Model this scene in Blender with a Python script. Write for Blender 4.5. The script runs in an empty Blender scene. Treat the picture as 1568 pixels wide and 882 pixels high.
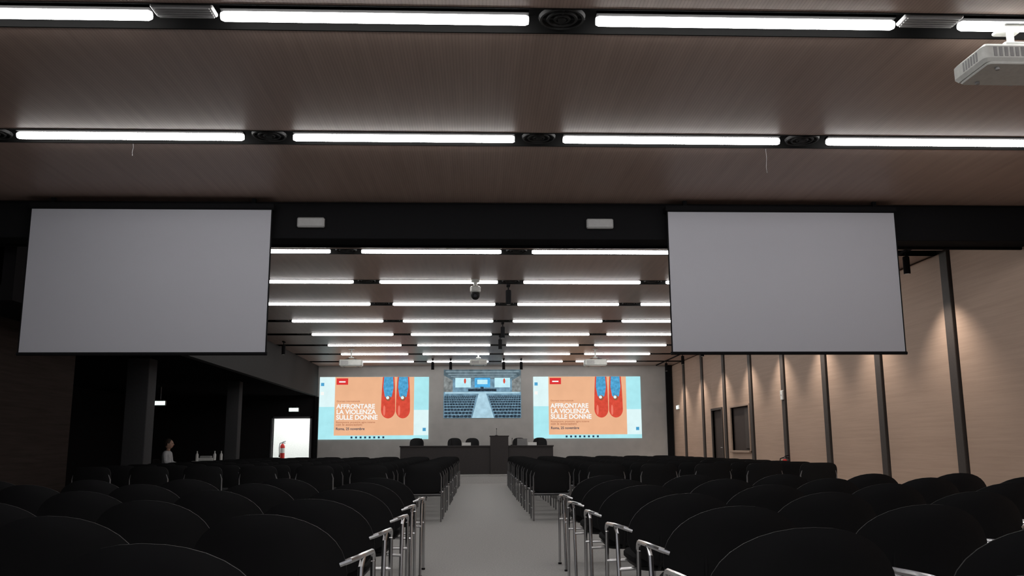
import bpy, math, random
from mathutils import Vector, Matrix
random.seed(4)
sc = bpy.context.scene
COL = sc.collection
sc.view_settings.view_transform = 'Standard'
sc.view_settings.look = 'None'
sc.view_settings.exposure = 0.0

# ------------------------------------------------------------------ materials
def newmat(name):
    m = bpy.data.materials.new(name); m.use_nodes = True
    nt = m.node_tree
    return m, nt, nt.nodes['Principled BSDF']

def mat(name, col, rough=0.6, metal=0.0, var=0.06, scale=30, spec=0.4, bump=0.0):
    m, nt, b = newmat(name)
    b.inputs['Roughness'].default_value = rough
    b.inputs['Metallic'].default_value = metal
    b.inputs['Specular IOR Level'].default_value = spec
    tc = nt.nodes.new('ShaderNodeTexCoord')
    n = nt.nodes.new('ShaderNodeTexNoise'); n.inputs['Scale'].default_value = scale
    n.inputs['Detail'].default_value = 3
    nt.links.new(tc.outputs['Object'], n.inputs['Vector'])
    r = nt.nodes.new('ShaderNodeValToRGB')
    r.color_ramp.elements[0].position = 0.3; r.color_ramp.elements[1].position = 0.7
    r.color_ramp.elements[0].color = (*[c*(1-var) for c in col], 1)
    r.color_ramp.elements[1].color = (*[min(1, c*(1+var)) for c in col], 1)
    nt.links.new(n.outputs['Fac'], r.inputs['Fac'])
    nt.links.new(r.outputs['Color'], b.inputs['Base Color'])
    if bump:
        bp = nt.nodes.new('ShaderNodeBump'); bp.inputs['Strength'].default_value = bump
        bp.inputs['Distance'].default_value = 0.01
        nt.links.new(n.outputs['Fac'], bp.inputs['Height'])
        nt.links.new(bp.outputs['Normal'], b.inputs['Normal'])
    return m

def emat(name, col, strength=1.0, var=0.0, scale=20):
    m = bpy.data.materials.new(name); m.use_nodes = True
    nt = m.node_tree
    nt.nodes.remove(nt.nodes['Principled BSDF'])
    e = nt.nodes.new('ShaderNodeEmission')
    e.inputs['Color'].default_value = (*col, 1); e.inputs['Strength'].default_value = strength
    if var:
        tc = nt.nodes.new('ShaderNodeTexCoord'); n = nt.nodes.new('ShaderNodeTexNoise')
        n.inputs['Scale'].default_value = scale; n.inputs['Detail'].default_value = 4
        nt.links.new(tc.outputs['Object'], n.inputs['Vector'])
        r = nt.nodes.new('ShaderNodeValToRGB')
        r.color_ramp.elements[0].position = 0.3; r.color_ramp.elements[1].position = 0.7
        r.color_ramp.elements[0].color = (*[c*(1-var) for c in col], 1)
        r.color_ramp.elements[1].color = (*[min(1, c*(1+var)+0.02*var) for c in col], 1)
        nt.links.new(n.outputs['Fac'], r.inputs['Fac']); nt.links.new(r.outputs['Color'], e.inputs['Color'])
    nt.links.new(e.outputs[0], nt.nodes['Material Output'].inputs['Surface'])
    return m

def woodmat(name, c0, c1, stretch, seam=None, rough=0.5, fine=0.12, spec=0.25):
    m, nt, b = newmat(name)
    b.inputs['Roughness'].default_value = rough
    b.inputs['Specular IOR Level'].default_value = spec
    tc = nt.nodes.new('ShaderNodeTexCoord')
    mp = nt.nodes.new('ShaderNodeMapping'); mp.inputs['Scale'].default_value = stretch
    nt.links.new(tc.outputs['Object'], mp.inputs['Vector'])
    n = nt.nodes.new('ShaderNodeTexNoise'); n.inputs['Scale'].default_value = 1.0
    n.inputs['Detail'].default_value = 6; n.inputs['Roughness'].default_value = 0.65
    nt.links.new(mp.outputs[0], n.inputs['Vector'])
    r = nt.nodes.new('ShaderNodeValToRGB')
    r.color_ramp.elements[0].position = 0.33; r.color_ramp.elements[1].position = 0.67
    r.color_ramp.elements[0].color = (*c0, 1); r.color_ramp.elements[1].color = (*c1, 1)
    nt.links.new(n.outputs['Fac'], r.inputs['Fac'])
    out = r.outputs['Color']
    def mult(out, src, lo, p1):
        rr = nt.nodes.new('ShaderNodeValToRGB')
        rr.color_ramp.elements[0].position = 0.0; rr.color_ramp.elements[1].position = p1
        rr.color_ramp.elements[0].color = (lo, lo, lo, 1)
        rr.color_ramp.elements[1].color = (1, 1, 1, 1)
        nt.links.new(src, rr.inputs['Fac'])
        mx = nt.nodes.new('ShaderNodeMix'); mx.data_type = 'RGBA'; mx.blend_type = 'MULTIPLY'
        mx.inputs[0].default_value = 1.0
        nt.links.new(out, mx.inputs[6]); nt.links.new(rr.outputs['Color'], mx.inputs[7])
        return mx.outputs[2]
    if seam:
        axis, scale = seam
        w = nt.nodes.new('ShaderNodeTexWave'); w.wave_type = 'BANDS'; w.bands_direction = axis
        w.inputs['Scale'].default_value = scale; w.inputs['Distortion'].default_value = 0.0
        nt.links.new(tc.outputs['Object'], w.inputs['Vector'])
        out = mult(out, w.outputs['Fac'], 1-fine*3, 0.35)
    nt.links.new(out, b.inputs['Base Color'])
    return m

M = {}
M['ceil'] = woodmat('ceiling_wood', (0.365,0.268,0.226), (0.43,0.320,0.272), (18,0.8,1), seam=('X', 14.0), rough=0.42, fine=0.06)
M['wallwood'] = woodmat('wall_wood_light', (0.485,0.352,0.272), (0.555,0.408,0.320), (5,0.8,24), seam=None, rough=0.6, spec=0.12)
M['unlitwood'] = woodmat('wall_wood_unlit', (0.030,0.0235,0.021), (0.041,0.032,0.029), (4,1,20), rough=0.9, spec=0.0)  # wall wood with its unlit darkness put into the colour
M['black'] = mat('black_paint', (0.008,0.008,0.009), 0.9, spec=0.1)
M['channel'] = mat('channel_black', (0.006,0.006,0.006), 0.9, spec=0.05)
M['post'] = mat('dark_bronze_post', (0.065,0.055,0.050), 0.6, spec=0.2)
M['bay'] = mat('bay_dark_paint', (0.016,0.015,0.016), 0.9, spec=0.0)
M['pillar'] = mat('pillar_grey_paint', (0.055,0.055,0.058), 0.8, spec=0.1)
M['soffit'] = mat('soffit_grey_paint', (0.05,0.05,0.05), 0.8, spec=0.1)
M['front'] = mat('front_wall_paint', (0.43,0.42,0.405), 0.8, scale=3)
M['white'] = mat('white_paint', (0.75,0.78,0.77), 0.6)
M['screen'] = mat('screen_fabric', (0.45,0.455,0.50), 0.9, var=0.03, scale=200, spec=0.1)
M['carpet'] = mat('grey_carpet', (0.43,0.425,0.415), 0.95, var=0.12, scale=60, bump=0.2, spec=0.1)
M['podium'] = mat('podium_grey', (0.50,0.49,0.48), 0.8)
M['desk'] = mat('desk_dark_laminate', (0.045,0.040,0.040), 0.6, spec=0.2)
M['seat'] = mat('black_upholstery', (0.007,0.007,0.008), 0.9, scale=120, spec=0.12, bump=0.15)
M['shell'] = mat('black_plastic', (0.006,0.006,0.007), 0.6, spec=0.22)
M['chrome'] = mat('chrome_tube', (0.55,0.55,0.56), 0.25, metal=1.0, var=0.02)
M['steel'] = mat('dark_steel_tube', (0.28,0.28,0.29), 0.35, metal=0.9)
M['plastw'] = mat('white_plastic', (0.66,0.67,0.64), 0.45)
M['plastg'] = mat('grey_plastic', (0.34,0.34,0.34), 0.5)
M['cord'] = mat('cord_grey', (0.16,0.15,0.15), 0.8)
M['glass'] = mat('lens_glass', (0.02,0.02,0.03), 0.08, spec=0.8)
M['red'] = mat('red_enamel', (0.55,0.03,0.025), 0.3)
M['vent'] = mat('vent_dark_metal', (0.02,0.02,0.02), 0.7, spec=0.2)
M['skin'] = mat('skin', (0.45,0.28,0.21), 0.6)
M['hair'] = mat('dark_hair', (0.03,0.02,0.015), 0.7)
M['shirt'] = mat('light_shirt', (0.50,0.50,0.52), 0.9)
M['trousers'] = mat('dark_trousers', (0.02,0.02,0.03), 0.9)
M['paper'] = mat('paper', (0.7,0.7,0.68), 0.8)
M['jamb'] = mat('jamb_light_wood', (0.42,0.31,0.24), 0.6)
M['booth'] = mat('booth_shade_sheet', (0.05,0.037,0.033), 0.8)  # dark sheet colour standing in for shade inside window and door openings
M['led'] = emat('led_tube', (1.0,0.98,0.96), 22.0)
M['exit'] = emat('exit_sign_glow', (0.8,1.0,0.93), 1.6)

# ------------------------------------------------------------------ mesh builder
class B:
    def __init__(s): s.v=[]; s.f=[]; s.m=[]; s.mats=[]
    def mi(s, k):
        if k not in s.mats: s.mats.append(k)
        return s.mats.index(k)
    def add(s, vs, fs, k):
        o=len(s.v); i=s.mi(k)
        s.v += [tuple(p) for p in vs]
        for f in fs: s.f.append([a+o for a in f]); s.m.append(i)
    def box(s,x0,x1,y0,y1,z0,z1,k):
        vs=[(x0,y0,z0),(x1,y0,z0),(x1,y1,z0),(x0,y1,z0),(x0,y0,z1),(x1,y0,z1),(x1,y1,z1),(x0,y1,z1)]
        s.add(vs,[(0,3,2,1),(4,5,6,7),(0,1,5,4),(1,2,6,5),(2,3,7,6),(3,0,4,7)],k)
    def rbox(s,x0,x1,y0,y1,z0,z1,k,r=0.02,n=4):
        out=[]
        for cx,cy,a0 in ((x1-r,y1-r,0),(x0+r,y1-r,90),(x0+r,y0+r,180),(x1-r,y0+r,270)):
            for i in range(n+1):
                a=math.radians(a0+90*i/n); out.append((cx,cy,math.cos(a),math.sin(a)))
        c=min(r*0.6,(z1-z0)*0.3)
        rings=[(z0,r-c),(z0+c,r),(z1-c,r),(z1,r-c)]
        vs=[];N=len(out)
        for z,rr in rings:
            for cx,cy,ca,sa in out: vs.append((cx+ca*rr,cy+sa*rr,z))
        fs=[tuple(reversed(range(N))),tuple(range(3*N,4*N))]
        for j in range(3):
            for i in range(N):
                a=j*N+i;b=j*N+(i+1)%N; fs.append((a,b,b+N,a+N))
        s.add(vs,fs,k)
    def tube(s,pts,r,k,seg=8,cap=True):
        pts=[Vector(p) for p in pts]; n=len(pts)
        rs = r if isinstance(r,(list,tuple)) else [r]*n
        t=(pts[1]-pts[0]).normalized()
        up=Vector((0,0,1)) if abs(t.z)<0.9 else Vector((1,0,0))
        nx=t.cross(up).normalized()
        vs=[]
        for i in range(n):
            if i==0: d=pts[1]-pts[0]
            elif i==n-1: d=pts[-1]-pts[-2]
            else: d=(pts[i+1]-pts[i]).normalized()+(pts[i]-pts[i-1]).normalized()
            d.normalize()
            nx=(nx-d*nx.dot(d)).normalized(); ny=d.cross(nx)
            for j in range(seg):
                a=2*math.pi*j/seg
                vs.append(pts[i]+(nx*math.cos(a)+ny*math.sin(a))*rs[i])
        fs=[]
        for i in range(n-1):
            for j in range(seg):
                a=i*seg+j;b=i*seg+(j+1)%seg
                fs.append((a,b,b+seg,a+seg))
        if cap:
            fs.append(tuple(reversed(range(seg)))); fs.append(tuple(range((n-1)*seg,n*seg)))
        s.add(vs,fs,k)
    def ell(s,c,r,k,nu=14,nv=8):
        vs=[];fs=[]
        for j in range(nv+1):
            ph=math.pi*j/nv
            for i in range(nu):
                a=2*math.pi*i/nu
                vs.append((c[0]+r[0]*math.sin(ph)*math.cos(a),c[1]+r[1]*math.sin(ph)*math.sin(a),c[2]+r[2]*math.cos(ph)))
        for j in range(nv):
            for i in range(nu):
                a=j*nu+i;b=j*nu+(i+1)%nu; fs.append((a,a+nu,b+nu,b))
        s.add(vs,fs,k)
    def oval(s,cx,y,cz,rx,rz,k,n=24):
        s.add([(cx+rx*math.cos(2*math.pi*i/n),y,cz+rz*math.sin(2*math.pi*i/n)) for i in range(n)],[tuple(range(n))],k)
    def rect(s,x0,x1,y,z0,z1,k):
        s.add([(x0,y,z0),(x1,y,z0),(x1,y,z1),(x0,y,z1)],[(0,1,2,3)],k)
    def poly(s,pts,y,k):
        s.add([(p[0],y,p[1]) for p in pts],[tuple(range(len(pts)))],k)
    def mesh(s,name):
        me=bpy.data.meshes.new(name); me.from_pydata(s.v,[],s.f)
        for k in s.mats: me.materials.append(M[k])
        me.polygons.foreach_set('material_index',s.m)
        me.polygons.foreach_set('use_smooth',[True]*len(s.f))
        me.update()
        me.set_sharp_from_angle(angle=math.radians(35))
        return me
    def obj(s,name,loc=(0,0,0),rot=(0,0,0),bevel=0,parent=None):
        o=bpy.data.objects.new(name,s.mesh(name)); COL.objects.link(o)
        o.location=loc; o.rotation_euler=rot
        if bevel:
            md=o.modifiers.new('bevel','BEVEL'); md.width=bevel; md.segments=2; md.limit_method='ANGLE'
        if parent: o.parent=parent
        return o
def inst(name,me,loc,rz=0):
    o=bpy.data.objects.new(name,me); COL.objects.link(o); o.location=loc; o.rotation_euler=(0,0,rz); return o

# ------------------------------------------------------------------ dimensions
CZ=3.72; XR=6.5; XL=-6.2; YB=-3.5; YF=29.5
ROW0=5.22; DR=2.283
rows=[(5.14+DR*i) if i!=0 else ROW0 for i in range(-3,11) if i!=2]
GX=[-4.19,-1.83,0.53,2.89,5.25]

b=B(); b.box(-11.2,6.7,YB,33.2,-0.1,0,'carpet'); b.obj('floor')
b=B(); hw=0.17
edges=[YB]
for y in rows: edges += [y-hw,y+hw]
edges.append(YF+0.1)
for i in range(0,len(edges),2):
    y0,y1=edges[i],edges[i+1]
    if y1-y0<0.02: continue
    b.box(-6.3,6.65,y0,y1,CZ,CZ+0.12,'ceil')
for y in rows:
    for s_ in (-1,1):
        b.box(-6.3,6.65,min(y+s_*hw,y+s_*(hw-0.012)),max(y+s_*hw,y+s_*(hw-0.012)),CZ-0.004,CZ+0.12,'channel')
b.obj('ceiling')
b=B()
b.box(-6.3,6.65,YB,YF+0.1,CZ+0.12,CZ+0.16,'channel')
b.obj('ceiling_service_plenum')
b=B(); b.box(-6.3,6.6,9.5,10.1,3.37,CZ+0.02,'black'); b.box(-6.3,6.6,9.46,9.5,3.30,CZ-0.02,'black'); b.box(-6.3,6.6,10.06,10.1,3.34,3.40,'black')
b.obj('ceiling_beam',bevel=0.01)
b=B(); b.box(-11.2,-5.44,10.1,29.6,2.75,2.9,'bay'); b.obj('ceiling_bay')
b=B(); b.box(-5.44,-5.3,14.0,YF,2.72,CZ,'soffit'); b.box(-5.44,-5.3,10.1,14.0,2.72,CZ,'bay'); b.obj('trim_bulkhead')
b=B(); b.box(XL-0.15,XL,YB,13.8,0,CZ,'unlitwood'); b.obj('wall_left')
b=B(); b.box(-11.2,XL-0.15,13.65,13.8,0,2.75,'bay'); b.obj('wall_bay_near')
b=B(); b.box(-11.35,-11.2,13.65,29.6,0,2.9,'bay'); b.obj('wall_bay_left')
dx0,dx1,dz=-6.72,-5.52,2.0
b=B()
b.box(-11.2,dx0,YF,YF+0.15,0,2.75,'bay'); b.box(dx1,-5.37,YF,YF+0.15,0,2.75,'bay'); b.box(dx0,dx1,YF,YF+0.15,dz,2.75,'bay')
b.obj('wall_bay_end')
b=B()
b.box(dx0-0.06,dx0,YF-0.02,YF+0.16,0,dz+0.06,'steel'); b.box(dx1,dx1+0.06,YF-0.02,YF+0.16,0,dz+0.06,'steel'); b.box(dx0-0.06,dx1+0.06,YF-0.02,YF+0.16,dz,dz+0.06,'steel')
b.obj('door_1_frame')
b=B()
b.box(-8.2,-4.8,32.9,33.0,0,2.6,'white'); b.box(-8.3,-8.2,YF+0.15,33,0,2.6,'white'); b.box(-4.8,-4.7,YF+0.15,33,0,2.6,'white')
b.box(-8.3,-4.7,YF+0.15,33,2.6,2.7,'white')
b.obj('wall_lobby')
for y in (30.6,31.8):
    b=B(); b.rbox(-7.4,-5.4,y-0.1,y+0.1,2.52,2.599,'led'); b.obj('lobby_fill_light')  # unseen glowing strips added to brighten the lobby seen through the door
b=B(); b.box(-5.37,XR+0.15,YF,YF+0.15,0,CZ+0.1,'front'); b.obj('wall_front')
b=B(); b.box(-5.28,XR-0.1,26.3,YF-0.03,0,0.25,'podium'); b.box(-5.28,XR-0.1,26.28,26.34,0.225,0.25,'podium'); b.obj('podium_stage')
b=B(); b.box(XR-0.22,XR-0.03,YF-0.14,YF-0.001,0.26,CZ-0.01,'black'); b.obj('trim_1',bevel=0.01)
b=B(); b.box(-5.37,-5.25,YF-0.12,YF-0.001,0.26,2.70,'black'); b.obj('trim_2',bevel=0.01)

# ------------------------------------------------------------------ right wall
b=B(); b.box(XR+0.08,XR+0.2,YB,YF,0,CZ+0.1,'post'); b.obj('wall_right')
posts=[11.8+2.275*k for k in range(-7,8)]
pw=0.14
def panel(bb,y0,y1,z0,z1): bb.box(XR,XR+0.08,y0,y1,z0,z1,'wallwood')
b=B()
for i,y in enumerate(posts):
    y0=y+pw; y1=(posts[i+1]-pw) if i+1<len(posts) else YF-0.02
    if y1<YB: continue
    y0=max(y0,YB)
    if abs(y-20.9)<0.1:
        w0,w1,zb,zt=21.12,22.65,0.93,2.0
        panel(b,y0,w0,0.1,CZ-0.02); panel(b,w1,y1,0.1,CZ-0.02); panel(b,w0,w1,0.1,zb); panel(b,w0,w1,zt,CZ-0.02)
    elif abs(y-23.175)<0.1:
        w0,w1,zt=23.5,24.5,2.0
        panel(b,y0,w0,0.1,CZ-0.02); panel(b,w1,y1,0.1,CZ-0.02); panel(b,w0,w1,zt,CZ-0.02)
    else:
        panel(b,y0,y1,0.1,CZ-0.02)
b.obj('wall_right_wood_panelling',bevel=0.004)
b=B()
for y in posts:
    if y>YB: b.box(XR-0.03,XR+0.09,y-0.10,y+0.10,0.0,CZ,'post')
b.obj('wall_right_posts',bevel=0.01)
b=B(); b.box(XR-0.02,XR+0.08,YB,23.45,0,0.1,'post'); b.box(XR-0.02,XR+0.08,24.55,YF,0,0.1,'post'); b.obj('baseboard_right')
b=B(); w0,w1,zb,zt=21.12,22.65,0.93,2.0
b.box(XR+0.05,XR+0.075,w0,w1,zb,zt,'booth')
b.box(XR-0.03,XR+0.07,w0-0.05,w0,zb-0.05,zt+0.05,'jamb'); b.box(XR-0.03,XR+0.07,w1,w1+0.05,zb-0.05,zt+0.05,'jamb')
b.box(XR-0.03,XR+0.07,w0,w1,zt,zt+0.05,'jamb'); b.box(XR-0.07,XR+0.07,w0-0.05,w1+0.05,zb-0.05,zb,'jamb')
b.box(XR+0.03,XR+0.05,w0+0.02,w0+0.5,zb+0.05,zt-0.05,'post')
b.obj('window_1',bevel=0.005)
b=B(); w0,w1,zt=23.5,24.5,2.0
b.box(XR+0.05,XR+0.078,w0,w1,0.0,zt,'booth')
b.box(XR-0.03,XR+0.07,w0-0.06,w0,0,zt+0.06,'post'); b.box(XR-0.03,XR+0.07,w1,w1+0.06,0,zt+0.06,'post'); b.box(XR-0.03,XR+0.07,w0,w1,zt,zt+0.06,'post')
b.tube([(XR+0.05,w0+0.1,1.0),(XR-0.01,w0+0.1,1.0),(XR-0.01,w0+0.24,1.0)],0.012,'chrome')
b.obj('door_2',bevel=0.004)
b=B(); b.rbox(XR-0.07,XR-0.031,18.55,18.68,2.0,2.2,'white',0.01); b.ell((XR-0.07,18.61,2.1),(0.01,0.02,0.02),'plastg'); b.obj('wall_thermostat')

# ------------------------------------------------------------------ linear lights
def lightmesh(r):
    b=B(); L=1.93
    pts=[(-L/2,0,0),(-L/2+0.02,0,0),(L/2-0.02,0,0),(L/2,0,0)]
    b.tube(pts,[r*0.75,r,r,r*0.75],'led',seg=12)
    b.box(-L/2,L/2,-0.045,0.045,r-0.001,0.05,'channel')
    for x in (-L/2+0.2,L/2-0.2): b.tube([(x,0,0.04),(x,0,0.13)],0.012,'steel',6)
    return b.mesh('linear_ceiling_light')
lmA=lightmesh(0.032); lmB=lightmesh(0.027)
for y in rows:
    for i in range(4):
        inst('linear_ceiling_light',lmA if y<9 else lmB,((GX[i]+GX[i+1])/2,y-0.015,CZ-0.004))
b=B()
for R in (0.15,0.105,0.06):
    n=28
    vs=[];fs=[]
    prof=[(R,0.0),(R-0.008,-0.022),(R-0.022,-0.022),(R-0.03,0.0)]
    for i in range(n):
        a=2*math.pi*i/n
        for (q,z) in prof: vs.append((q*math.cos(a),q*math.sin(a),z))
    for i in range(n):
        for j in range(4):
            fs.append((i*4+j,i*4+(j+1)%4,((i+1)%n)*4+(j+1)%4,((i+1)%n)*4+j))
    b.add(vs,fs,'vent')
b.tube([(0,0,-0.025),(0,0,0.09)],0.028,'vent',12)
b.box(-0.15,0.15,-0.008,0.008,-0.015,0.0,'vent'); b.box(-0.008,0.008,-0.15,0.15,-0.015,0.0,'vent')
vm=b.mesh('round_air_vent')
b=B(); b.rbox(-0.19,0.19,-0.07,0.07,0,0.03,'plastg',0.015)
for i in range(5): b.box(-0.17,0.17,-0.062+i*0.028,-0.05+i*0.028,-0.006,0.002,'plastg')
gm=b.mesh('ceiling_grille_panel')
for y in rows:
    if y<0: continue
    for gx in GX:
        if abs(y-ROW0)<0.1 and gx in (-1.83,2.89): inst('ceiling_grille_panel',gm,(gx,y-0.06,CZ-0.005))
        else: inst('round_air_vent',vm,(gx,y,CZ+0.03))

# ------------------------------------------------------------------ spots
b=B()
b.rbox(-0.03,0.03,-0.09,0.09,-0.03,0,'black',0.01)
b.tube([(0,0,-0.03),(0,0,-0.10)],0.012,'black')
b.tube([(0,0,-0.09),(0,0,-0.10),(0,0,-0.33),(0,0,-0.335)],[0.035,0.045,0.045,0.04],'black',16)
b.tube([(0,0,-0.333),(0,0,-0.3375)],0.034,'plastw',12)
sm=b.mesh('ceiling_spotlight')
for y in posts:
    if y<0.5 or abs(y-9.5)<0.4: continue
    o=inst('ceiling_spotlight',sm,(5.95,y,CZ))
    ld=bpy.data.lights.new('spot_beam','SPOT'); ld.energy=90; ld.spot_size=math.radians(100); ld.spot_blend=0.8
    ld.color=(1.0,0.87,0.76); ld.shadow_soft_size=0.04
    lo=bpy.data.objects.new('spot_beam',ld); COL.objects.link(lo); lo.parent=o; lo.location=(0.02,0,-0.36)
    lo.rotation_euler=(0,math.radians(-4),0)
for (x,y) in ((0.50,14.28),(0.53,18.85),(0.53,21.13),(-1.40,26.9),(-0.85,26.9),(0.78,26.9),(1.32,26.9),(-4.95,20.0),(-4.95,22.3)):
    inst('ceiling_spotlight',sm,(x,y+0.24,CZ))
b=B(); b.box(5.935,5.965,10.2,YF-0.2,CZ-0.03,CZ-0.001,'black'); b.obj('spotlight_track')

# ------------------------------------------------------------------ hanging screens
def screen(x0,x1):
    b=B(); y=9.33
    z0,z1=2.035,3.585
    b.box(x0,x1,y,y+0.012,z0,z1,'screen')
    b.tube([(x0-0.02,y+0.006,z0-0.01),(x1+0.02,y+0.006,z0-0.01)],0.018,'black',10)
    b.box(x0-0.012,x0,y-0.002,y+0.014,z0,z1,'black'); b.box(x1,x1+0.012,y-0.002,y+0.014,z0,z1,'black')
    b.rbox(x0-0.03,x1+0.03,y-0.03,y+0.11,z1,z1+0.07,'black',0.02)
    for x in (x0+0.2,x1-0.2): b.box(x-0.02,x+0.02,y+0.02,y+0.06,z1+0.06,CZ-0.001,'black')
    b.obj('roll_down_projection_screen')
screen(-4.78,-2.24); screen(2.08,4.61)
for x in (-1.83,1.34):
    b=B(); b.rbox(-0.15,0.15,-0.03,0.029,-0.055,0.055,'plastg',0.02); b.box(-0.13,0.13,-0.036,-0.03,-0.04,0.04,'plastg')
    b.obj('emergency_light',(x,9.43,3.47))

# ------------------------------------------------------------------ projectors
def projector(loc,face=1,w=0.56,d=0.38,h=0.13,rot=0):
    b=B()
    b.rbox(-w/2,w/2,-d/2,d/2,0,h,'plastw',0.035)
    b.rbox(-w/2+0.03,w/2-0.03,-d/2+0.02,d/2-0.02,-0.012,0.01,'plastw',0.03)
    b.tube([(w*0.2,d/2-0.02,h/2),(w*0.2,d/2+0.05,h/2)],[0.05,0.045],'plastg',18); b.tube([(w*0.2,d/2+0.05,h/2),(w*0.2,d/2+0.052,h/2)],0.036,'glass',18)
    for i in range(6):
        b.box(-w/2+0.06+i*0.035,-w/2+0.08+i*0.035,-d/2-0.004,-d/2+0.01,0.03,h-0.03,'plastg')
        b.box(-w/2-0.003,-w/2+0.01,-d/2+0.08+i*0.03,-d/2+0.095+i*0.03,0.03,h-0.03,'plastg')
    for sx in (-1,1):
        for sy in (-1,1):
            b.tube([(sx*w*0.3,sy*d*0.3,-0.012),(sx*w*0.3,sy*d*0.3,-0.03)],0.014,'plastg',10)
            b.tube([(sx*w*0.3,sy*d*0.3,h),(0,0,h+0.07)],0.009,'steel',6)
    b.rbox(-0.07,0.07,-0.05,0.05,h+0.05,h+0.08,'plastw',0.015)
    b.tube([(0,0,h+0.07),(0,0,CZ-loc[2])],0.022,'plastw',12)
    b.rbox(-0.08,0.08,-0.08,0.08,CZ-loc[2]-0.02,CZ-loc[2],'plastw',0.02)
    b.obj('ceiling_projector',loc,(0,0,rot))
projector((3.46,5.22+0.02,3.41),w=0.6,h=0.12)
projector((-3.5,24.4,3.25),w=0.62,h=0.17)
projector((3.25,24.4,3.25),w=0.62,h=0.17)
projector((0.0,25.7,3.40),w=0.5,h=0.14)
b=B()
b.tube([(0,0,0),(0,0,-0.04),(0,0,-0.05)],[0.07,0.07,0.04],'plastw',18)
b.tube([(0,0,-0.05),(0,0,-0.12)],0.03,'plastw',12)
b.tube([(0,0,-0.11),(0,0,-0.13),(0,0,-0.2),(0,0,-0.22)],[0.06,0.085,0.085,0.06],'plastw',20)
b.ell((0,0,-0.25),(0.075,0.075,0.085),'vent',18,10)
b.tube([(0,-0.05,-0.26),(0,-0.085,-0.28)],0.03,'glass',12)
b.obj('dome_camera',(-0.05,14.05,CZ))
for x,y,l in ((-3.07,7.61,0.10),(2.62,7.61,0.22)):
    b=B(); b.tube([(0,0,0),(0.004,0,-l*0.4),(-0.004,0,-l*0.8),(0.0,0,-l)],0.0018,'cord',6); b.tube([(0,0,-l),(0,0,-l-0.012)],0.003,'cord',8)
    b.tube([(0,0,0.01),(0,0,-0.006)],0.006,'cord',10)
    b.obj('hanging_cord',(x,y,CZ+0.0))

# ------------------------------------------------------------------ chairs
def backshell(b,a,ct,bt,bb,n,y0,lean,wrap,k,kf,th=0.028):
    NR,NS=6,36
    def pos(rr,t,side):
        c,s_=math.cos(t),math.sin(t)
        x=math.copysign(abs(c)**(2/n),c)*a*rr
        z=math.copysign(abs(s_)**(2/n),s_)*(bt if s_>0 else bb)*rr
        zz=ct+z
        y=y0-lean*(zz-0.45)/0.35+wrap*(x/a)**2
        y+= (-th/2 if side==0 else th/2)*(1-0.75*rr**6)
        return (x,y,zz)
    for side,kk in ((0,k),(1,kf)):
        vs=[pos(0,0,side)];fs=[]
        for j in range(1,NR+1):
            rr=(j/NR)**0.8
            for i in range(NS): vs.append(pos(rr,2*math.pi*i/NS,side))
        for i in range(NS):
            f=(0,1+i,1+(i+1)%NS); fs.append(f if side==0 else f[::-1])
        for j in range(NR-1):
            for i in range(NS):
                p=1+j*NS+i;q=1+j*NS+(i+1)%NS
                f=(p,p+NS,q+NS,q); fs.append(f if side==0 else f[::-1])
        b.add(vs,fs,kk)
    vs=[];fs=[]
    for i in range(NS):
        t=2*math.pi*i/NS; vs.append(pos(1,t,0)); vs.append(pos(1,t,1))
    for i in range(NS):
        p=2*i;q=2*((i+1)%NS); fs.append((p,p+1,q+1,q))
    b.add(vs,fs,k)

def arc(c,r,a0,a1,n,x):
    return [(x,c[0]+r*math.cos(math.radians(a0+(a1-a0)*i/n)),c[1]+r*math.sin(math.radians(a0+(a1-a0)*i/n))) for i in range(n+1)]

def chairA():
    b=B()
    backshell(b,0.305,0.57,0.235,0.16,2.15,-0.02,0.07,0.10,'shell','seat')
    b.rbox(-0.26,0.26,0.03,0.50,0.42,0.475,'seat',0.09,5)
    b.rbox(-0.24,0.24,0.05,0.48,0.395,0.425,'shell',0.08,5)
    for sx in (-1,1):
        x=sx*0.345
        pts=[(x,0.50,0.0),(x,0.47,0.56)]+arc((0.43,0.565),0.045,0,90,4,x)+[(x,0.20,0.622)]+[(x*0.985,0.08,0.625),(x*0.93,0.04,0.62),(sx*0.28,0.035,0.605)]
        b.tube(pts,0.0115,'chrome',8)
        b.tube([(x,0.20,0.622),(x,0.13,0.58),(x,0.03,0.0)],0.0115,'chrome',8)
        b.tube([(x,0.475,0.40),(sx*0.2,0.44,0.405)],0.010,'chrome',8)
        b.tube([(x,0.092,0.40),(sx*0.2,0.12,0.405)],0.010,'chrome',8)
        for y in (0.50,0.03): b.tube([(x,y,0),(x,y,0.015)],0.016,'shell',8)
        b.tube([(sx*0.14,-0.035,0.62),(sx*0.14,-0.02,0.46),(sx*0.14,0.04,0.41),(sx*0.14,0.2,0.395)],0.010,'shell',8)
    return b.mesh('auditorium_chair')
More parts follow.
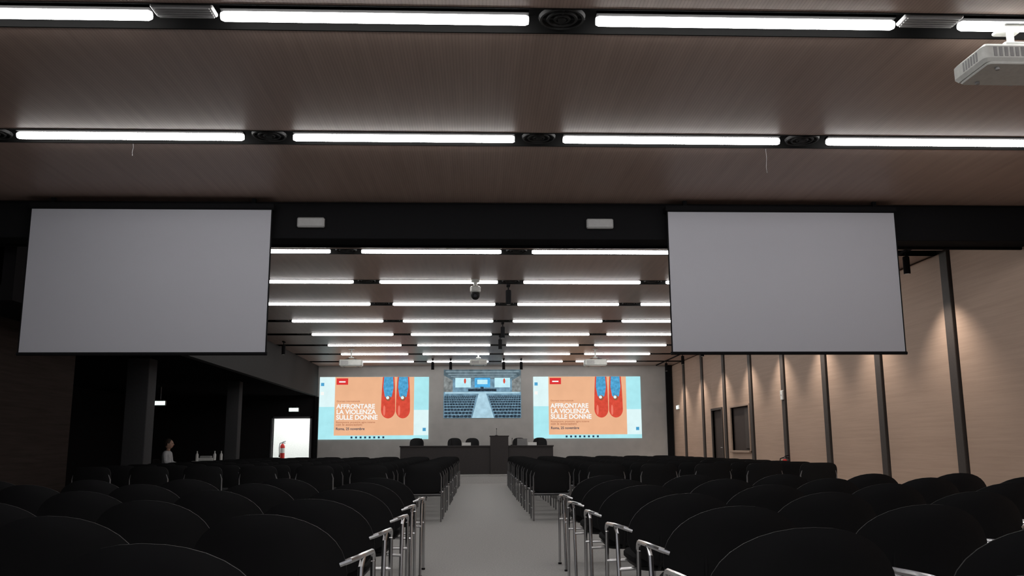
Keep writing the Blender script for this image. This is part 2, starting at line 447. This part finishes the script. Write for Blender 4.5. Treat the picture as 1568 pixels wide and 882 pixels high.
def chairB():
    b=B()
    backshell(b,0.275,0.60,0.20,0.20,5.0,-0.02,0.05,0.03,'shell','seat')
    b.rbox(-0.26,0.26,0.02,0.48,0.42,0.475,'seat',0.05,4)
    b.rbox(-0.25,0.25,0.03,0.47,0.36,0.422,'shell',0.05,4)
    for sx in (-1,1):
        x=sx*0.265
        b.tube([(x,-0.03,0.0),(x,-0.005,0.42),(x,-0.015,0.62),(sx*0.24,-0.03,0.70)],0.011,'steel',8)
        b.tube([(x,0.46,0.0),(x,0.44,0.34)]+arc((0.40,0.36),0.04,0,90,3,x)+[(x,0.02,0.40),(x,-0.005,0.41)],0.011,'steel',8)
        b.tube([(x,-0.02,0.16),(x,0.455,0.16)],0.008,'steel',8)
    b.tube([(-0.265,0.0,0.38),(0.265,0.0,0.38)],0.010,'steel',8)
    b.tube([(-0.265,0.44,0.34),(0.265,0.44,0.34)],0.010,'steel',8)
    return b.mesh('stackable_chair')
ca=chairA(); cb=chairB()
LX=[-0.82-0.78*i for i in range(7)]; RX=[1.09+0.78*i for i in range(7)]
def j(s): return random.uniform(-s,s)
for k in range(7):
    sl=-0.07 if k==1 else 0; sr=-0.07 if k==1 else 0
    for x in LX: inst('auditorium_chair',ca,(x+sl+j(.012),1.50+1.0*k+j(.02)-0.0+0.02,0),j(.03))
    for x in RX[:6]: inst('auditorium_chair',ca,(x+sr+j(.012),1.80+1.0*k+j(.02),0),j(.03))
for k in range(13):
    for x in LX: inst('stackable_chair',cb,(x+0.03+j(.015),13.0+0.93*k+j(.03),0),j(.03))
    for x in RX[:6]: inst('stackable_chair',cb,(x-0.03+j(.015),13.0+0.93*k+j(.03),0),j(.03))

# ------------------------------------------------------------------ desk on the podium
PZ=0.25
b=B()
b.box(-2.32,2.24,26.75,26.82,PZ,1.07,'desk'); b.box(-2.34,2.26,26.72,27.45,1.05,1.09,'desk')
for x in (-2.32,-0.9,0.30,0.90,2.20): b.box(x,x+0.04,26.8,27.4,PZ,1.05,'desk')
b.box(0.36,0.90,26.69,26.75,PZ,1.36,'desk'); b.box(0.36,0.40,26.7,27.2,1.08,1.36,'desk'); b.box(0.86,0.90,26.7,27.2,1.08,1.36,'desk'); b.box(0.34,0.92,26.68,27.2,1.35,1.38,'desk')
b.obj('speakers_desk',bevel=0.006)
b=B()
b.tube([(0,0,0),(0,0,0.01),(0,0,0.02)],[0.05,0.05,0.02],'black',14); b.tube([(0,0,0.02),(0,0,0.12),(0,-0.03,0.18),(0,-0.06,0.20)],0.006,'black'); b.tube([(0,-0.06,0.20),(0,-0.1,0.21)],0.012,'black')
mm=b.mesh('gooseneck_microphone')
for x,z in ((-1.7,1.09),(-0.8,1.09),(0.55,1.38),(1.02,1.09),(1.8,1.09)): inst('gooseneck_microphone',mm,(x,27.0,z))
def officechair():
    b=B()
    backshell(b,0.22,0.88,0.20,0.24,2.8,-0.02,-0.04,-0.06,'shell','seat',0.05)
    b.rbox(-0.24,0.24,-0.48,-0.04,0.44,0.52,'seat',0.1,5)
    b.tube([(0,-0.25,0.12),(0,-0.25,0.45)],0.03,'steel',12)
    b.tube([(0,-0.2,0.46),(0,0.05,0.48),(0,0.05,0.7)],0.02,'shell',8)
    for i in range(5):
        a=2*math.pi*i/5+0.3
        e=(0.27*math.cos(a),-0.25+0.27*math.sin(a))
        b.tube([(0,-0.25,0.12),(e[0],e[1],0.07)],0.018,'shell',8)
        b.ell((e[0],e[1],0.03),(0.03,0.03,0.03),'shell',10,6)
    for sx in (-1,1):
        b.tube([(sx*0.2,-0.25,0.46),(sx*0.29,-0.25,0.5),(sx*0.29,-0.25,0.66)],0.014,'shell',8)
        b.rbox(sx*0.29-0.03,sx*0.29+0.03,-0.36,-0.1,0.66,0.685,'shell',0.02)
    return b.mesh('office_chair')
oc=officechair()
for x in (-1.92,-0.74,-0.19,1.31,1.94):
    inst('office_chair',oc,(x,28.1 if abs(x)>0.5 and x!=1.31 else 28.5,0.25),0.0)
b=B(); b.rbox(-0.15,0.15,-0.1,0.1,0,0.015,'plastg',0.01)
b.add([(-0.15,0.1,0.015),(0.15,0.1,0.015),(0.15,0.17,0.2),(-0.15,0.17,0.2)],[(0,1,2,3)],'plastg'); b.obj('laptop',(1.32,27.0,1.09),(0,0,math.pi))
b=B(); b.box(-0.13,0.13,-0.02,0.02,0,0.004,'paper'); b.add([(-0.13,-0.03,0),(0.13,-0.03,0),(0.13,0,0.09),(-0.13,0,0.09)],[(0,1,2,3)],'paper'); b.add([(-0.13,0.03,0),(-0.13,0,0.09),(0.13,0,0.09),(0.13,0.03,0)],[(0,1,2,3)],'paper')
nm=b.mesh('name_card')
for x in (-0.35,1.62): inst('name_card',nm,(x,26.80,1.09))

# ------------------------------------------------------------------ projected pictures
E=lambda n,c,s=1.0,v=0.0,sca=20: M.setdefault(n,emat(n,c,s,v,sca))
E('s_cyan',(0.42,0.82,0.88),1,.05,3); E('s_peach',(0.84,0.46,0.27),1,.04,2); E('s_red',(0.72,0.04,0.04)); E('s_shoe',(0.68,0.075,0.045),1,.12,8)
E('s_blue',(0.08,0.36,0.62),1,.3,10); E('s_white',(0.95,0.95,0.92)); E('s_txt',(0.35,0.10,0.05)); E('s_pale',(0.74,0.93,0.94),1,.04,3); E('s_hl',(0.85,0.2,0.14)); E('s_dark',(0.02,0.05,0.09))
def text(s,x,y,z,w,matk,parent,h=None,bold=0.0):
    cu=bpy.data.curves.new('text','FONT'); cu.body=s; cu.size=0.2; cu.offset=bold; cu.fill_mode='FRONT'
    cu.materials.append(M[matk])
    o=bpy.data.objects.new('text_line',cu); COL.objects.link(o)
    o.rotation_euler=(math.pi/2,0,0)
    bpy.context.view_layer.update()
    d=o.dimensions
    sx=w/d.x; sy=(h/d.y) if h else sx
    o.scale=(sx,sy,1); o.location=(x,y,z); o.parent=parent
def slide(x0):
    W=3.6; H=2.04; u=W/170.0
    b=B()
    P=lambda a:a*u
    b.box(0,W,0,0.012,0,H,'s_pale')
    b.rect(0,P(24),-0.003,P(6),P(50),'s_cyan')
    b.rect(P(147),W,-0.002,P(6),H,'s_cyan'); b.rect(P(147),W,-0.003,P(6),P(45),'s_pale')
    b.rect(P(2),P(7),-0.004,H-P(14),H-P(9),'s_blue'); b.rect(P(2),P(7),-0.004,H-P(28),H-P(23),'s_white'); b.rect(P(161),P(166),-0.004,H-P(84),H-P(79),'s_blue')
    b.rect(P(24),P(147),-0.004,P(6),H,'s_peach')
    b.rect(P(26),P(44),-0.006,H-P(12),H-P(2),'s_red'); b.rect(P(30),P(40),-0.007,H-P(8.5),H-P(6.5),'s_white')
    b.rect(0,W,-0.006,0,P(6),'s_cyan')
    for i in range(8): b.rect(P(50+i*7),P(53+i*7),-0.008,P(1.5),P(4.5),'s_dark')
    for cx in (107,130):
        pts=[]
        for i in range(25):
            a=math.pi+math.pi*i/24; pts.append((P(cx+11*math.cos(a)),P(45)+P(13)*math.sin(a)))
        pts += [(P(cx+10.8),P(60)),(P(cx+10),P(80)),(P(cx+9),H),(P(cx-9),H),(P(cx-10),P(80)),(P(cx-10.8),P(60))]
        b.poly(pts,-0.006,'s_shoe')
        pts=[(P(cx-7),H),(P(cx-8),P(80)),(P(cx-5.5),P(66)),(P(cx),P(61)),(P(cx+5.5),P(66)),(P(cx+8),P(80)),(P(cx+7),H)]
        b.poly(pts,-0.008,'s_blue')
        b.oval(P(cx),-0.009,P(63),P(4),P(4),'s_txt'); b.oval(P(cx-1),-0.010,P(64),P(2.4),P(2.4),'s_pale')
        b.oval(P(cx-6),-0.009,P(44),P(1.8),P(8),'s_hl')
    o=b.obj('projected_slide',(x0,YF-0.02,1.31))
    y=-0.012
    text('Giornata internazionale',P(27),y,P(57.5),P(36),'s_txt',o)
    text('AFFRONTARE',P(27),y,P(47.5),P(60),'s_white',o,P(7.4),0.006)
    text('LA VIOLENZA',P(27),y,P(39),P(61),'s_white',o,P(7.4),0.006)
    text('SULLE DONNE',P(27),y,P(30.5),P(64),'s_white',o,P(7.4),0.006)
    text('Riconoscere, prevenire, agire insieme',P(27),y,P(25),P(60),'s_txt',o)
    text('con le associazioni',P(27),y,P(21),P(40),'s_txt',o)
    text('Roma, 25 novembre',P(27),y,P(14.5),P(44),'s_dark',o,None,0.004)
slide(-5.24); slide(1.83)
E('f_bg',(0.06,0.12,0.16),1,.3,6); E('f_ceil',(0.11,0.16,0.19),1,.35,5); E('f_line',(0.32,0.43,0.49),1,.2,8); E('f_scr',(0.55,0.86,0.96),1,.08,6); E('f_floor',(0.42,0.64,0.76),1,.15,5); E('f_row',(0.02,0.036,0.055),1,.7,14); E('f_mid',(0.17,0.30,0.40),1,.35,6); E('f_blue',(0.08,0.42,0.80),1,.3,7); E('f_seat',(0.10,0.17,0.23),1,.5,12); E('f_wall',(0.22,0.24,0.24),1,.4,8)
b=B(); W,H=2.57,1.6; u=W/120
P=lambda a:a*u
b.box(0,W,0,0.012,0,H,'f_bg')
b.poly([(0,P(66)),(P(16),P(57)),(P(104),P(57)),(W,P(66)),(W,H),(0,H)],-0.002,'f_ceil')
for i,z in enumerate((71,67,64,61.5,59.5)): b.rect(P(3+i*4),P(117-i*4),-0.003,P(z),P(z+0.9-0.1*i),'f_line')
b.poly([(0,P(40)),(P(14),P(40)),(P(14),P(58)),(0,P(66))],-0.0035,'f_wall'); b.poly([(P(106),P(40)),(W,P(40)),(W,P(66)),(P(106),P(58))],-0.0035,'f_wall')
b.rect(P(14),P(106),-0.004,P(40),P(60),'f_mid')
for c,k in ((30,'f_scr'),(60,'f_blue'),(91,'f_scr')):
    b.rect(P(c-12),P(c+12),-0.005,P(47),P(62),k)
b.rect(P(52),P(68),-0.006,P(52),P(59),'f_scr')
b.oval(P(33),-0.006,P(57),P(1.6),P(4),'s_shoe'); b.oval(P(94),-0.006,P(57),P(1.6),P(4),'s_shoe')
b.rect(P(38),P(82),-0.006,P(41),P(45),'f_row'); b.rect(P(57),P(62),-0.0065,P(45),P(48),'f_row')
b.poly([(0,0),(W,0),(W,P(40)),(0,P(40))],-0.003,'f_mid')
b.poly([(P(44),0),(P(78),0),(P(65),P(40)),(P(55),P(40))],-0.005,'f_floor')
b.rect(P(2),P(118),-0.0045,P(37.5),P(40),'f_floor')
z=0.5
for i in range(9):
    hh=5.4-i*0.4; k_=z/40
    x1=43+9*k_; x2=79-12*k_
    b.rect(P(0.5),P(x1),-0.006,P(z),P(z+hh*0.78),'f_seat'); b.rect(P(x2),P(119.5),-0.006,P(z),P(z+hh*0.78),'f_seat')
    nseat=7+i
    for q in range(nseat):
        for a0,a1 in ((1,x1),(x2,119.5)):
            w_=(a1-a0)/nseat; a=a0+w_*q
            b.oval(P(a+w_/2),-0.007,P(z+hh*0.38),P(w_*0.44),P(hh*0.36),'f_row',12)
    z+=hh
b.obj('projected_live_feed',(-1.15,YF-0.02,1.99))

# ------------------------------------------------------------------ left bay contents
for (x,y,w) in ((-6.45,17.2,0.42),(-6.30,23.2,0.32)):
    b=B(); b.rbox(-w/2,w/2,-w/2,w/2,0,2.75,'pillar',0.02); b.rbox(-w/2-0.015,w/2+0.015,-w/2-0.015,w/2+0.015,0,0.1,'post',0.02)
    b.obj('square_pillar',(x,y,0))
def exit_sign(loc):
    b=B(); b.rbox(-0.17,0.17,-0.03,0.03,-0.07,0.07,'plastw',0.02); b.box(-0.15,0.15,-0.036,-0.028,-0.055,0.055,'exit')
    b.tube([(-0.1,0.0,0.07),(-0.1,0,0.09)],0.01,'steel'); b.tube([(0.1,0.0,0.07),(0.1,0,0.09)],0.01,'steel')
    b.obj('exit_sign',loc)
exit_sign((-6.05,29.44,2.28)); exit_sign((-8.9,25.2,2.30)); 
b=B(); b.rbox(-0.05,-0.0,-0.17,0.17,-0.07,0.07,'plastw',0.02); b.box(-0.056,-0.048,-0.15,0.15,-0.055,0.055,'exit'); b.obj('exit_sign',(XR-0.0,28.6,2.28))
b=B(); b.tube([(-8.9,25.23,2.39),(-8.9,25.23,2.75)],0.01,'steel'); b.obj('exit_sign_rod')
def extinguisher(loc,rot=0):
    b=B()
    b.tube([(0,0,0),(0,0,0.02),(0,0,0.40),(0,0,0.46),(0,0,0.49)],[0.07,0.08,0.08,0.05,0.025],'red',18)
    b.tube([(0,0,0.49),(0,0,0.54)],0.02,'steel',10)
    b.tube([(0,0,0.54),(0.10,0,0.57)],0.010,'black',8); b.tube([(0,0,0.52),(0.09,0,0.51)],0.010,'black',8)
    b.tube([(-0.02,0,0.52),(-0.09,0,0.5),(-0.11,0,0.35),(-0.10,0,0.14)],0.011,'black',8); b.tube([(-0.10,0,0.14),(-0.10,0,0.04)],[0.012,0.022],'black',8)
    b.tube([(0,0,0.18),(0,0,0.34)],0.0815,'paper',18,cap=False)
    return b.obj('fire_extinguisher',loc,(0,0,rot))
e=extinguisher((-6.62,30.6,0.701))
b=B(); b.tube([(0,0,0),(0,0,0.02)],[0.15,0.15],'steel',18); b.tube([(0,0,0.02),(0,0,0.68)],0.02,'steel',10); b.tube([(0,0,0.68),(0,0,0.70)],0.09,'steel',14); b.obj('extinguisher_stand',(-6.62,30.6,0))
extinguisher((6.30,18.25,0.281)); b=B(); b.tube([(0,0,0),(0,0,0.02)],[0.12,0.12],'steel',18); b.tube([(0,0,0.02),(0,0,0.26)],0.02,'steel',10); b.tube([(0,0,0.26),(0,0,0.28)],0.09,'steel',14); b.obj('extinguisher_stand',(6.30,18.25,0))
b=B(); b.rbox(-0.36,0.36,-0.35,0.35,0.72,0.75,'plastg',0.03)
for sx in (-.30,.30):
    for sy in (-.29,.29): b.tube([(sx,sy,0),(sx,sy,0.72)],0.018,'steel')
b.tube([(-.30,-.29,.68),(.30,-.29,.68)],0.012,'steel'); b.tube([(-.30,.29,.68),(.30,.29,.68)],0.012,'steel')
b.obj('refreshment_table',(-6.44,21.9,0))
b=B(); b.tube([(0,0,0),(0,0,0.15),(0,0,0.19),(0,0,0.20),(0,0,0.235)],[0.033,0.034,0.013,0.013,0.014],'paper',12); bm_=b.mesh('water_bottle')
for x,y in ((-6.31,21.75),(-6.21,21.95),(-6.74,21.8),(-6.38,22.0)): inst('water_bottle',bm_,(x,y,0.75))
b=B(); b.rbox(-0.16,0.16,-0.1,0.1,0,0.07,'paper',0.02); b.rbox(-0.13,0.13,-0.08,0.08,0.07,0.12,'plastg',0.02); b.obj('cardboard_tray',(-6.60,22.05,0.75))

def person(loc,rz):
    root=bpy.data.objects.new('seated_person',None); COL.objects.link(root); root.location=loc; root.rotation_euler=(0,0,rz)
    def skin(name,vs,es,rs,mk,rootv=0):
        me=bpy.data.meshes.new(name); me.from_pydata(vs,es,[]); me.materials.append(M[mk])
        o=bpy.data.objects.new(name,me); COL.objects.link(o); o.parent=root
        md=o.modifiers.new('skin','SKIN')
        for i,r_ in enumerate(rs):
            me.skin_vertices[0].data[i].radius=(r_ if isinstance(r_,tuple) else (r_,r_)); me.skin_vertices[0].data[i].use_root=(i==rootv)
        md2=o.modifiers.new('sub','SUBSURF'); md2.levels=1; md2.render_levels=2
        return o
    skin('torso',[(0,0,0.50),(0,-0.01,0.62),(0,0.0,0.78),(0,0.01,0.92),(0,0.02,0.99),
        (-0.17,0.01,0.94),(-0.21,0.05,0.72),(-0.17,0.25,0.66),(0.17,0.01,0.94),(0.21,0.05,0.72),(0.17,0.25,0.66)],
        [(0,1),(1,2),(2,3),(3,4),(3,5),(5,6),(6,7),(3,8),(8,9),(9,10)],
        [(.15,.11),(.14,.10),(.15,.11),(.13,.09),.055,.06,.045,.035,.06,.045,.035],'shirt')
    skin('legs',[(0,0,0.52),(-0.10,0.05,0.52),(-0.12,0.42,0.52),(-0.12,0.44,0.10),(-0.12,0.55,0.05),(0.10,0.05,0.52),(0.12,0.42,0.52),(0.12,0.44,0.10),(0.12,0.55,0.05)],
        [(0,1),(1,2),(2,3),(3,4),(0,5),(5,6),(6,7),(7,8)],[.12,.09,.065,.045,.035,.09,.065,.045,.035],'trousers')
    skin('neck',[(0,0.02,0.97),(0,0.03,1.07)],[(0,1)],[.05,.055],'skin')
    for sx in (-1,1):
        skin('hand_palm',[(sx*0.17,0.24,0.66),(sx*0.16,0.32,0.65)],[(0,1)],[.028,(.038,.016)],'skin')
        for i in range(4):
            x=sx*(0.135+0.017*i)
            skin('finger_%d'%(i+1),[(x,0.32,0.65),(x,0.365+0.004*(i%3),0.645),(x,0.385+0.006*(i%3),0.625)],[(0,1),(1,2)],[.009,.0085,.007],'skin')
        skin('thumb',[(sx*0.14,0.27,0.655),(sx*0.115,0.31,0.645),(sx*0.11,0.335,0.635)],[(0,1),(1,2)],[.011,.010,.008],'skin')
    b=B()
    b.ell((0,0.04,1.15),(0.078,0.098,0.115),'skin',18,12)
    b.ell((0,0.138,1.14),(0.014,0.02,0.022),'skin',10,6)
    b.ell((0,0.126,1.10),(0.026,0.01,0.007),'red',10,6)
    for sx in (-1,1):
        b.ell((sx*0.03,0.125,1.165),(0.013,0.01,0.008),'glass',10,6); b.ell((sx*0.078,0.035,1.145),(0.012,0.02,0.03),'skin',10,6)
    b.ell((0,0.015,1.18),(0.088,0.098,0.105),'hair',18,12)
    b.obj('head',parent=root)
    return root
person((-7.42,21.7,0),math.radians(-90))
inst('stackable_chair',cb,(-7.62,21.7,0),math.radians(-90))

# ------------------------------------------------------------------ world
w=bpy.data.worlds.new('world'); sc.world=w; w.use_nodes=True
w.node_tree.nodes['Background'].inputs[0].default_value=(0.84,0.84,0.9,1)
w.node_tree.nodes['Background'].inputs[1].default_value=0.5

# ------------------------------------------------------------------ camera
h=1.05; f=1350.0
tp=243/f; p=math.atan(tp); th=math.atan(53*math.cos(p)/f); ph=0.0052
R=Vector((math.cos(th),-math.sin(th),0))
F=Vector((math.sin(th)*math.cos(p),math.cos(th)*math.cos(p),math.sin(p)))
U=R.cross(F).normalized()
R2=R*math.cos(ph)-U*math.sin(ph); U2=U*math.cos(ph)+R*math.sin(ph)
cd=bpy.data.cameras.new('camera'); cam=bpy.data.objects.new('camera',cd); COL.objects.link(cam)
mw=Matrix(((R2.x,U2.x,-F.x,0),(R2.y,U2.y,-F.y,0),(R2.z,U2.z,-F.z,h),(0,0,0,1)))
cam.matrix_world=mw
cd.sensor_width=36; cd.lens=f/1568*36; cd.clip_start=0.05; cd.clip_end=200
sc.camera=cam
